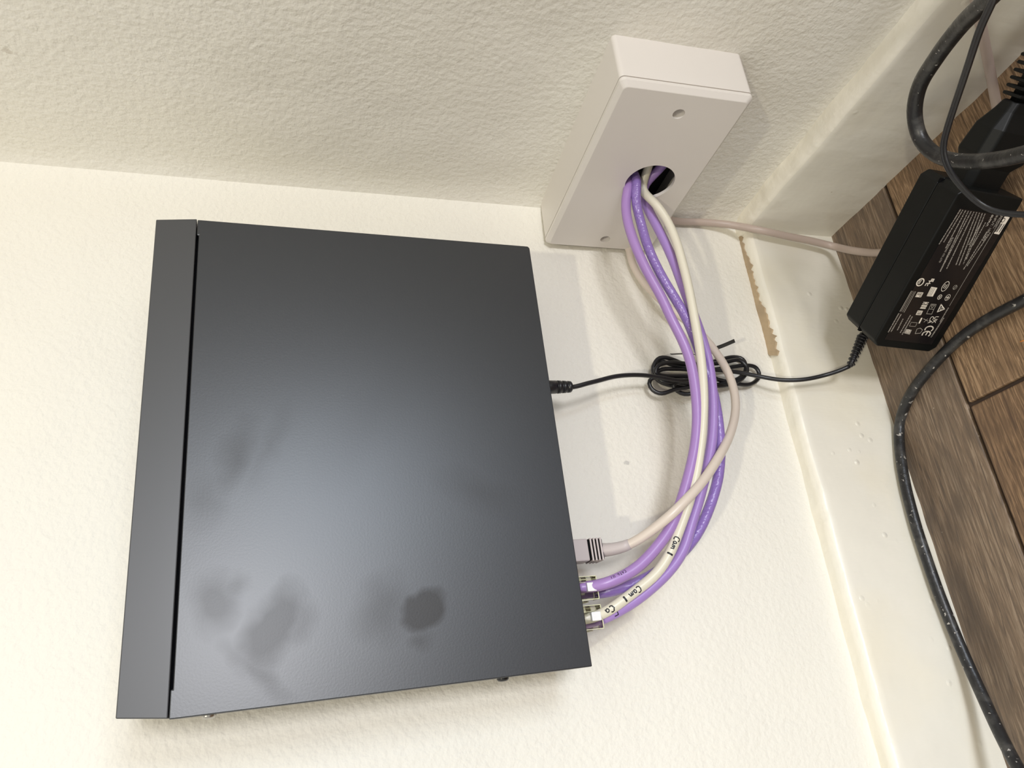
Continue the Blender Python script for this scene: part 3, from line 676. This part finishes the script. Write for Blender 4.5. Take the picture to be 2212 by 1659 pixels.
# label print: all on the face y = 0 (towards the room). face coordinates: fx along axis, fz height
FY = -.00042 * ysg
def on_face(name, me, mt, par=lb): return link(name, me, mt, par)
def face_px(u, v):
    p = AMI @ atp(u, v, AO, AS); return p.x, p.z
def dashes(rows, name, mt, lab=None, hh=.00042):
    """rows of tiny illegible print: each row from px a to px b, broken into word blocks"""
    bm = bmesh.new()
    for (a, b) in rows:
        x0, z0 = face_px(*a); x1, z1 = face_px(*b); d = V((x1 - x0, z1 - z0)); Ln = d.length; d.normalize(); nrm = V((-d.y, d.x))
        s = 0
        while s < Ln:
            w = random.uniform(.0006, .0016)
            s2 = min(s + w, Ln); k = s
            # each word is a few separate letter-like ticks
            while k < s2:
                q0 = V((x0, z0)) + d * k; h = hh * random.uniform(.7, 1.0); ww = .00030
                q1 = q0 + d * ww
                vs = [bm.verts.new((q.x + nrm.x * t, FY, q.y + nrm.y * t)) for q, t in ((q0, -h), (q1, -h), (q1, h), (q0, h))]
                bm.faces.new(vs); k += .00042
            s = s2 + .00042
    o = from_bm(name, bm, mt, lb); o['kind'] = 'stuff'
    if lab: o['label'] = lab
    return o
# text block at the far end: rows run along the adapter. From the picture: first row left ends (2072,452)->(2027,525) ... 
rowsA = []
import itertools
starts = [(2074, 452), (2079, 453), (2085, 454), (2091, 455), (2097, 456), (2103, 457), (2109, 458), (2115, 459), (2121, 460), (2127, 461)]
ends = [(2027, 528), (2038, 522), (2042, 535), (2030, 585), (2030, 586), (2044, 580), (2064, 572), (2071, 572), (2080, 570), (2086, 560)]
for s_, e_ in zip(starts, ends): rowsA.append((s_, e_))
dashes(rowsA, 'fine_print', M_inkdim, 'rows of tiny illegible print')
dashes([((2131, 500), (2080, 582)), ((2138, 502), (2088, 574)), ((2128, 480), (2100, 530)), ((2122, 475), (2092, 528))], 'fine_print', M_inkdim)
def put_text(s, a, b, mt, height=None, par=lb, name='printed_text', size=None):
    """text starting at px a running towards px b, baseline on that line; glyph tops face picture right"""
    x0, z0 = face_px(*a); x1, z1 = face_px(*b); d = V((x1 - x0, z1 - z0)); Ln = d.length; d.normalize()
    me = text_mesh(s, 1.0, .02); xs = [v.co.x for v in me.vertices]; w0 = max(xs) - min(xs)
    sc = Ln / w0; sy = (size or sc) ; nrm = V((-d.y, d.x)) * TS
    for v in me.vertices:
        a_, b_ = (v.co.x - min(0, 0)) * sc, v.co.y * sy
        v.co = V((x0 + d.x * a_ + nrm.x * b_, FY - ysg * .00002 + (v.co.z * .002), z0 + d.y * a_ + nrm.y * b_))
    return link(name, me, mt, par)
# which side is "up" for the glyphs: the print reads from the far end towards the near end with tops towards the picture's right
TS = 1
x0_, z0_ = face_px(2072, 452); x1_, z1_ = face_px(2027, 525); xr_, zr_ = face_px(2120, 480)
d_ = V((x1_ - x0_, z1_ - z0_)).normalized(); nn_ = V((-d_.y, d_.x)); TS = 1 if nn_.dot(V((xr_ - x0_, zr_ - z0_))) > 0 else -1
put_text('OUTPUT:', (2142, 463), (2128, 488), M_ink); put_text('INPUT: 100-240V', (2151, 464), (2120, 520), M_inkdim); put_text('MODEL:', (2160, 465), (2144, 492), M_inkdim)
put_text('ELECTRONIC CO.,LTD', (2056, 512), (2027, 566), M_inkdim)
# white sticker-like block with a round mark near the far lower edge
def quad_px(pts, mt, name, par=lb, off=0):
    bm = bmesh.new(); A_ = []; B_ = []
    for p in pts:
        x, z = face_px(*p); A_.append(bm.verts.new((x, FY - ysg * (.00003 + off), z))); B_.append(bm.verts.new((x, FY + ysg * .0003, z)))
    bm.faces.new(A_)
    for i in range(len(pts)): bm.faces.new((A_[i], A_[(i + 1) % len(pts)], B_[(i + 1) % len(pts)], B_[i]))
    return from_bm(name, bm, mt, par)
wl_ = quad_px([(2170, 466), (2180, 469), (2157, 506), (2146, 504)], M_ink, 'white_mark_panel'); wl_['label'] = 'small white printed panel with dark round mark'
def ring_px(c, ru, rv, wdt, mt, name='certification_mark', n=24, off=0):
    """ring mark: drawn on the face, ru along the adapter, rv across (metres)"""
    x, z = face_px(*c); bm = bmesh.new(); o_ = []; i_ = []
    for k in range(n):
        a = 2 * math.pi * k / n
        o_.append(bm.verts.new((x + ru * math.cos(a), FY - ysg * (.00004 + off), z + rv * math.sin(a)))); i_.append(bm.verts.new((x + (ru - wdt) * math.cos(a), FY - ysg * (.00004 + off), z + (rv - wdt) * math.sin(a))))
    for k in range(n): bm.faces.new((o_[k], o_[(k + 1) % n], i_[(k + 1) % n], i_[k]))
    return from_bm(name, bm, mt, lb)
def arc_px(c, ru, rv, wdt, a0, a1, mt, n=16, bar=False):
    x, z = face_px(*c); bm = bmesh.new(); o_ = []; i_ = []
    for k in range(n + 1):
        a = math.radians(a0 + (a1 - a0) * k / n)
        o_.append(bm.verts.new((x + ru * math.cos(a), FY - ysg * .00004, z + rv * math.sin(a)))); i_.append(bm.verts.new((x + (ru - wdt) * math.cos(a), FY - ysg * .00004, z + (rv - wdt) * math.sin(a))))
    for k in range(n): bm.faces.new((o_[k], o_[k + 1], i_[k + 1], i_[k]))
    if bar:
        vs = [bm.verts.new((x + a, FY - ysg * .00004, z + b)) for a, b in ((-ru * .1, -wdt / 2), (ru - wdt, -wdt / 2), (ru - wdt, wdt / 2), (-ru * .1, wdt / 2))]; bm.faces.new(vs)
    return from_bm('certification_mark', bm, mt, lb)
ring_px((2166, 475), .0015, .0013, .0004, M_label, off=.00004)
def line_px(pts, w, mt, name='certification_mark', closed=False, off=0):
    P = [V(face_px(*p)) for p in pts]
    if closed: P = P + [P[0]]
    bm = bmesh.new()
    for a, b in zip(P, P[1:]):
        d = (b - a); 
        if d.length < 1e-7: continue
        d.normalize(); n_ = V((-d.y, d.x)) * w; a2 = a - d * w * .6; b2 = b + d * w * .6
        bm.faces.new([bm.verts.new((q.x, FY - ysg * (.00004 + off), q.y)) for q in (a2 - n_, b2 - n_, b2 + n_, a2 + n_)])
    return from_bm(name, bm, mt, lb)
line_px([(2163, 483), (2152, 500)], .00035, M_label, 'dark_print', off=.00004); line_px([(2168, 484), (2157, 501)], .00025, M_label, 'dark_print', off=.00004)
line_px([(2160, 483), (2149, 500)], .00025, M_label, 'dark_print', off=.00004)
# certification marks row by row
ring_px((1987, 609), .0030, .0028, .0008, M_ink); line_px([(1990, 604), (1984, 613)], .00022, M_ink); line_px([(1988, 602), (1982, 612)], .00022, M_ink)
def glyph(g, c, along, across, w, mt=M_ink):
    """strokes g in unit square centred on c; along = px vector of text direction, across = px vector of glyph up"""
    for st in g:
        line_px([(c[0] + along[0] * a + across[0] * b, c[1] + along[1] * a + across[1] * b) for a, b in st], w, mt)
AL_ = (-4.2, 7.5); AC_ = (7.5, 0.6)
E_ = [[(.5, .5), (-.5, .5), (-.5, -.5), (.5, -.5)], [(-.5, 0), (.4, 0)]]; H_ = [[(-.5, .5), (-.5, -.5)], [(.5, .5), (.5, -.5)], [(-.5, 0), (.5, 0)]]; C_ = [[(.5, .5), (-.5, .4), (-.5, -.4), (.5, -.5)]]
glyph(E_, (2013, 605), (-3.0, 5.5), (5, .4), .00030); glyph(H_, (2007, 609), (-2.6, 5), (5, .4), .00030); glyph(C_, (2001, 614), (-2.6, 5), (5, .4), .00030)
quad_px([(2011, 619), (2024, 621), (2014, 640), (2001, 639)], M_ink, 'certification_mark')
for k in range(3): line_px([(2012 + k * 3.2, 621.5 + k * .4), (2003 + k * 3.2, 638)], .00013, M_label, 'dark_print', off=.00004)
ring_px((2041, 618), .0038, .0023, .0004, M_ink)
for k in (-3.5, 0, 3.5): arc_px((2041.5 - k * .5, 617 + k * .9), .0007, .0012, .0003, 60, 300, M_ink)
ring_px((2062, 620), .0017, .0015, .0003, M_inkdim); line_px([(2066, 616), (2058, 624)], .0002, M_inkdim)
ring_px((2029, 641), .0019, .0015, .0004, M_ink); line_px([(2030, 639), (2028, 643)], .0003, M_ink)
ring_px((2046, 642), .0024, .0018, .0003, M_ink); line_px([(2048, 639), (2044, 646)], .00025, M_ink); line_px([(2042, 641), (2050, 643)], .00025, M_ink)
glyph([[(-.5, -.5), (.5, -.5), (.5, .5), (-.5, .5), (-.5, -.5)], [(-.2, .5), (-.2, -.3)], [(.2, .5), (.1, -.4)], [(.4, .1), (.2, -.5)]], (1985, 636), (-5, 9), (11, .6), .00028)
line_px([(1968, 628), (1943, 672)], .00025, M_inkdim); line_px([(1971, 628), (1946, 672)], .00015, M_inkdim); line_px([(1974, 629), (1949, 673)], .00015, M_inkdim); line_px([(1977, 629), (1952, 674)], .00020, M_inkdim)
glyph([[(-.5, -.5), (-.5, .5)], [(-.5, .3), (-.2, -.3)], [(-.25, -.5), (-.25, .5)], [(0, -.5), (0, .5)], [(.15, .5), (.15, -.5)], [(.35, -.5), (.35, .5)], [(.5, .5), (.5, -.5)]], (1996, 659), (-7, 13), (11, .6), .00026)
glyph([[(-.5, -.5), (.5, -.5), (.5, .5), (-.5, .5), (-.5, -.5)], [(0, -.5), (0, .5)]], (1985, 675), (-4, 8), (10, .6), .00026); glyph(E_, (1985, 675), (-3, 5), (6, .4), .00020)
glyph([[(-.5, -.5), (.5, -.5), (.5, .5), (-.5, .5), (-.5, -.5)], [(0, -.5), (0, .5)], [(-.4, -.3), (-.1, 0), (-.4, .3), (-.4, -.3)]], (2011, 667), (-10, 21), (11, .8), .00018, M_inkdim)
line_px([(2032, 657), (2039, 667), (2024, 673)], .00035, M_ink, closed=True); ring_px((2032, 666), .0010, .0009, .0003, M_ink)
# UK CA
glyph([[(-.5, .5), (.3, .5), (.5, .2), (.5, -.2), (.3, -.5), (-.5, -.5)]], (2023, 686), (0, 0), (0, 0), .0003)
def letters(s, a, b, size_k=1.0, mt=M_ink): put_text(s, a, b, mt, size=None)
put_text('UK', (2020, 682), (2012, 697), M_ink); put_text('CA', (2011, 682), (2003, 697), M_ink)
quad_px([(1989, 686), (1992, 686), (1986, 698), (1983, 698)], M_ink, 'certification_mark')
line_px([(1994, 688), (2004, 693)], .0002, M_inkdim); line_px([(2003, 688), (1995, 695)], .0002, M_inkdim)
# CE
arc_px((2008, 711), .0030, .0028, .0008, 95 + 0, 265, M_ink) if False else None
def arc_mark(c, along, across, bar):
    pts = []
    for k in range(9):
        a = math.radians(60 + 240 * k / 8); pts.append((c[0] + along[0] * math.cos(a) + across[0] * math.sin(a), c[1] + along[1] * math.cos(a) + across[1] * math.sin(a)))
    line_px(pts, .00045, M_ink)
    if bar: line_px([(c[0] - along[0] * .9, c[1] - along[1] * .9), (c[0] + along[0] * .3, c[1] + along[1] * .3)], .0004, M_ink)
arc_mark((2006, 710), (-4, 6), (8, 1), False); arc_mark((2000, 721), (-4, 6), (8, 1), True)
line_px([(1980, 710), (1987, 708), (1992, 712), (1987, 719), (1976, 720)], .0002, M_inkdim, closed=True)
quad_px([(1957, 710), (1969, 712), (1964, 722), (1952, 719)], M_inkdim, 'certification_mark'); ring_px((1961, 714), .0011, .0011, .00035, M_ink, off=.00004)
glyph([[(-.5, -.5), (.5, -.5), (.5, .5), (-.5, .5), (-.5, -.5)]], (1972, 700), (-4, 8), (13, .8), .00015, M_inkdim)
dashes([((1941, 676), (1918, 717)), ((1946, 678), (1924, 716)), ((1950, 688), (1938, 712)), ((1966, 680), (1944, 718)), ((1970, 683), (1948, 722)), ((2035, 690), (2010, 728)), ((2048, 664), (2030, 694)), ((2038, 686), (2012, 726))], 'fine_print', M_inkdim, None, .0005)
line_px([(2168, 461), (2050, 660)], .00013, M_inkdim, 'label_edge')
# strain relief and thin cord leaving the near end (part of the adapter's own lead)
se = atp(1851, 736, AO + AA * .0, AA); s0 = AO + AA * .002 + AS * (AW * .45 * ysg) - AU * .013
s_end = aty(1836, 791, -.040); s_mid = aty(1856, 745, -.0455); s_base = aty(1866, 722, -.0485)
def along(a, b, c, n):
    return [a.lerp(b, i / n).lerp(b.lerp(c, i / n), i / n) for i in range(n + 1)]
sr = along(s_base, s_mid, s_end, 10)
wAI = AMI
def apart(name, bm, mt, par=ad, smooth=True):
    bm.transform(AMI); return from_bm(name, bm, mt, par, smooth)
bm = bmesh.new(); sweep(bm, sr, [.0030 - .0012 * i / 10 for i in range(11)], 14); srel = apart('strain_relief', bm, M_blk)
for k in range(9):
    t = .14 + k * .1; i = t * 10; a = sr[int(i)].lerp(sr[min(10, int(i) + 1)], i - int(i)); dr = (s_end - s_base).normalized()
    bm = bmesh.new(); r = .0042 - .0013 * t; lathe(bm, [(-.0006, r * .9), (-.0003, r), (.0003, r), (.0006, r * .9)], axis_frame(a, dr), 14); bm.transform(AMI); from_bm('rib', bm, M_blk, srel, True)

# thin black lead: adapter -> coil -> recorder
plugL = loc_lid(1200, 836, .02)
cr = .00155
C0 = [(1835, 791, -.0395), (1815, 800, -.036), (1780, 811, -.030), (1735, 820, -.026), (1690, 821, -.021), (1650, 815, -.016), (1600, 805, -.013), (1560, 800, -.013), (1500, 795, -.010),
      (1450, 788, -.008), (1425, 778, -.007), (1412, 786, -.006), (1410, 806, -.005), (1420, 822, -.004), (1450, 833, -.005), (1500, 836, -.006), (1560, 829, -.008), (1600, 815, -.008), (1612, 795, -.007), (1605, 775, -.006),
      (1585, 771, -.005), (1545, 780, -.006), (1490, 790, -.009), (1446, 774, -.011), (1425, 772, -.011), (1413, 786, -.010), (1411, 806, -.009), (1425, 818, -.008), (1470, 828, -.010), (1520, 833, -.011), (1570, 832, -.010),
      (1603, 818, -.010), (1615, 796, -.009), (1600, 778, -.009), (1560, 784, -.010), (1500, 787, -.012), (1445, 783, -.013), (1420, 790, -.013), (1414, 806, -.012), (1432, 812, -.011), (1480, 813, -.010), (1540, 818, -.009),
      (1590, 829, -.008), (1622, 830, -.006), (1641, 812, -.005), (1634, 794, -.006), (1612, 789, -.007), (1570, 795, -.008), (1520, 800, -.009), (1460, 797, -.010), (1425, 799, -.010), (1415, 812, -.010), (1428, 824, -.012),
      (1470, 824, -.014), (1530, 832, -.014), (1500, 848, -.012), (1480, 853, -.010), (1462, 845, -.009), (1452, 832, -.010), (1470, 824, -.012), (1520, 826, -.013), (1490, 836, -.014), (1455, 842, -.013), (1430, 851, -.011), (1410, 844, -.010), (1400, 828, -.010),
      (1408, 816, -.012), (1450, 820, -.015), (1510, 824, -.017), (1550, 819, -.017), (1520, 811, -.017), (1480, 823, -.018), (1440, 818, -.019), (1405, 812, -.021), (1370, 810, -.024), (1330, 813, -.028), (1290, 823, -.032), (1262, 830, -.034)]
# the parallel runs sit in a flattened bundle: nudge repeated runs apart
lead_pts = [aty(*q) for q in C0] + [RM @ V((plugL.x + .0008, .021, -HD - .027)), RM @ V((plugL.x, .021, -HD - .018))]
lr = empty('adapter_lead', 'thin black lead coiled and tied behind the cable bundle, plugged into the recorder', 'cable', Matrix.Translation(lead_pts[0]))
bm = bmesh.new(); pp = smooth_path(spline(lead_pts, .0022), 2); sweep(bm, [q - lead_pts[0] for q in pp], cr, 10); from_bm('cord', bm, M_blk, lr, True)
bm = bmesh.new(); lathe(bm, [(-.010, .0028), (.001, .0042), (.008, .0044), (.0128, .0043), (.0130, .0037), (.0138, .0037), (.0140, .0043), (.0162, .0042), (.0164, .0035), (.0174, .0035), (.0176, .0041), (.0198, .0040), (.0200, .0033), (.0210, .0033), (.0212, .0039), (.0232, .0037), (.0240, .0028)],
                        Matrix(axis_frame(V((plugL.x, .021, -HD)), V((.03, 0, -1)))), 20)
in_rec(lr, 'barrel_plug', bm, M_blk, None, True)

# twist tie holding the coil
tp = [aty(1449, 765, -.022), aty(1480, 764, -.020), aty(1502, 766, -.018), aty(1512, 780, -.021), aty(1514, 805, -.0225), aty(1512, 838, -.017), aty(1510, 842, -.006), aty(1512, 800, -.0035), aty(1512, 764, -.006), aty(1510, 762, -.015), aty(1530, 757, -.020), aty(1556, 749, -.024), aty(1587, 736, -.030)]
bm = bmesh.new(); p = smooth_path(spline(tp, .002), 1); o0 = p[0].copy()
sweep(bm, [q - o0 for q in p], [.0009 if i < len(p) * .75 else .0015 for i in range(len(p))], prof=[(1, .25), (-1, .25), (-1, -.25), (1, -.25)], up=V((0.2, .2, 1)))
o = from_bm('twist_tie', bm, M_blk); o.location = o0; tag(o, 'flat black twist tie with two loose ends around the coiled lead', 'cable tie')

# ------------------------------------------------------------------ mains plug (appliance connector) in the adapter's far end
cn = empty('appliance_connector', 'black moulded mains connector with finned strain relief pushed into the adapter', 'connector', AM)
bm = bmesh.new()
def csec(x, hy, z0, z1, ch):
    yc = AW * .5 * ysg
    return [bm.verts.new((x, yc + a, b)) for a, b in ((-hy, z0), (hy, z0), (hy, z1 - ch), (hy - ch, z1), (-hy + ch, z1), (-hy, z1 - ch))]
secs = [csec(AL - .004, .0105, -.036, -.010, .004), csec(AL + .012, .0105, -.036, -.010, .004), csec(AL + .018, .0130, -.040, -.007, .005), csec(AL + .034, .0118, -.038, -.009, .005), csec(AL + .044, .0075, -.032, -.014, .003), csec(AL + .050, .0062, -.030, -.016, .003)]
for a, b in zip(secs, secs[1:]):
    for i in range(6): bm.faces.new((a[i], a[(i + 1) % 6], b[(i + 1) % 6], b[i]))
bm.faces.new(secs[0]); bm.faces.new(secs[-1])
o = from_bm('connector_body', bm, M_adapt, cn); bv = o.modifiers.new('bevel', 'BEVEL'); bv.width = .0012; bv.segments = 3
yc = AW * .5 * ysg
bm = bmesh.new(); lathe(bm, [(0, .0042), (.03, .0036)], axis_frame(V((AL + .048, yc, -.023)), V((1, 0, .1))), 14); strn = from_bm('strain_relief', bm, M_adapt, cn, True)
for k in range(6):
    bm = bmesh.new(); x = AL + .0530 + k * .0042; add_box(bm, (x - .0010, yc - .0072, -.023 - .0072 + k * .0004), (x + .0010, yc + .0072, -.023 + .0072 + k * .0004), .0009); from_bm('fin', bm, M_adapt, strn)
bm = bmesh.new(); q = [V((AL + .074, yc, -.0205)), V((AL + .10, yc, -.016)), V((AL + .14, yc - .01, -.006)), V((AL + .20, yc - .03, .012)), V((AL + .26, yc - .03, -.012)), V((AL + .34, yc - .03, -.043)), V((AL + .50, yc - .10, -.040))]
sweep(bm, smooth_path(spline(q, .004), 2), .0036, 14); from_bm('cord', bm, M_blkdust, cn, True)

# thick black power cords
c1 = [(2240, -90, .150), (2180, -45, .142), (2130, 2, .132), (2072, 60, .118), (2020, 128, .105), (1984, 190, .094), (1975, 250, .086), (1990, 305, .080), (2028, 338, .078), (2080, 349, .078), (2140, 347, .080), (2190, 338, .084), (2260, 318, .09), (2380, 270, .09)]
pts = [atz(a, b, z) for a, b, z in c1]
pts = [V((-.30, -.80, .0045)), V((-.12, -.66, .0045)), V((-.03, -.52, .012)), V((-.005 - .015, -.42, .07))] + pts + [V((-.17, -.36, .035)), V((-.22, -.46, .0045)), V((-.25, -.62, .0045)), V((-.40, -.80, .0045))]
tg_, _ = tube('mains_cable', pts, .0042, M_blkdust, sides=18, sm=4, wob=.0003); tag(tg_, 'thick dusty black cord curling in a loop above the adapter', 'cable')
c2 = [(2175, -60, .150), (2146, 0, .142), (2118, 60, .133), (2098, 120, .124), (2080, 175, .114), (2062, 228, .105), (2046, 278, .098), (2036, 318, .093), (2039, 345, .092), (2052, 372, .088), (2075, 402, .080), (2104, 432, .072), (2140, 455, .066), (2190, 463, .060), (2260, 462, .055), (2340, 450, .05)]
pts = [V((-.22, -.80, .002)), V((-.08, -.64, .002)), V((-.03, -.47, .03))] + [atz(a, b, z) for a, b, z in c2] + [V((-.20, -.36, .012)), V((-.28, -.50, .002)), V((-.34, -.78, .002))]; p = smooth_path(spline(pts, .003), 3); o0 = p[0].copy(); bm = bmesh.new()
sweep(bm, [q - o0 for q in p], .0010, prof=[(1.9 * 1, 0), (1.6, .7), (.95, .95), (.35, .7), (0, .35), (-.35, .7), (-.95, .95), (-1.6, .7), (-1.9, 0), (-1.6, -.7), (-.95, -.95), (-.35, -.7), (0, -.35), (.35, -.7), (.95, -.95), (1.6, -.7)], up=V((1, .2, .2)))
o = from_bm('twin_flex', bm, M_blk, None, True); o.location = o0; tag(o, 'thin black twin-core flex crossing over the looped cord and the adapter', 'cable')
c3 = [V((-.10, -.80, .004)), V((-.15, -.52, .004)), V((-.17, -.36, .0045)), atz(2330, 585, .010), atz(2260, 622, .012), atz(2212, 650, .008), atz(2150, 680, .006), atz(2095, 714, .0055), atz(2040, 762, .0048), atz(1995, 812, .0045), atz(1960, 862, .0045), aty(1942, 915, -.0172), aty(1942, 955, -.0172), aty(1946, 991, -.0172), aty(1958, 1060, -.0172), aty(1976, 1128, -.0174),
      aty(2022, 1266, -.0180), aty(2077, 1403, -.020), aty(2118, 1494, -.026), aty(2160, 1586, -.036), aty(2198, 1658, -.046), aty(2240, 1730, -.056), aty(2300, 1830, -.07), V((-.52, -.15, .0045)), V((-.66, -.30, .004)), V((-.95, -.42, .004))]
tg_, _ = tube('mains_cable', c3, .0037, M_blkdust, sides=18, sm=14, wob=.0002); tag(tg_, 'thick dusty black cord bending along the skirting board and floor, lowest in the photo', 'cable')

# orange straw fibre on the floor
tg_, _ = tube('straw', [atz(2204, 738, .0008), atz(2214, 735, .0016), atz(2226, 737, .0012)], .0004, M_straw, sides=6, sm=1); tag(tg_, 'tiny orange straw fibre on the light plank', 'debris')
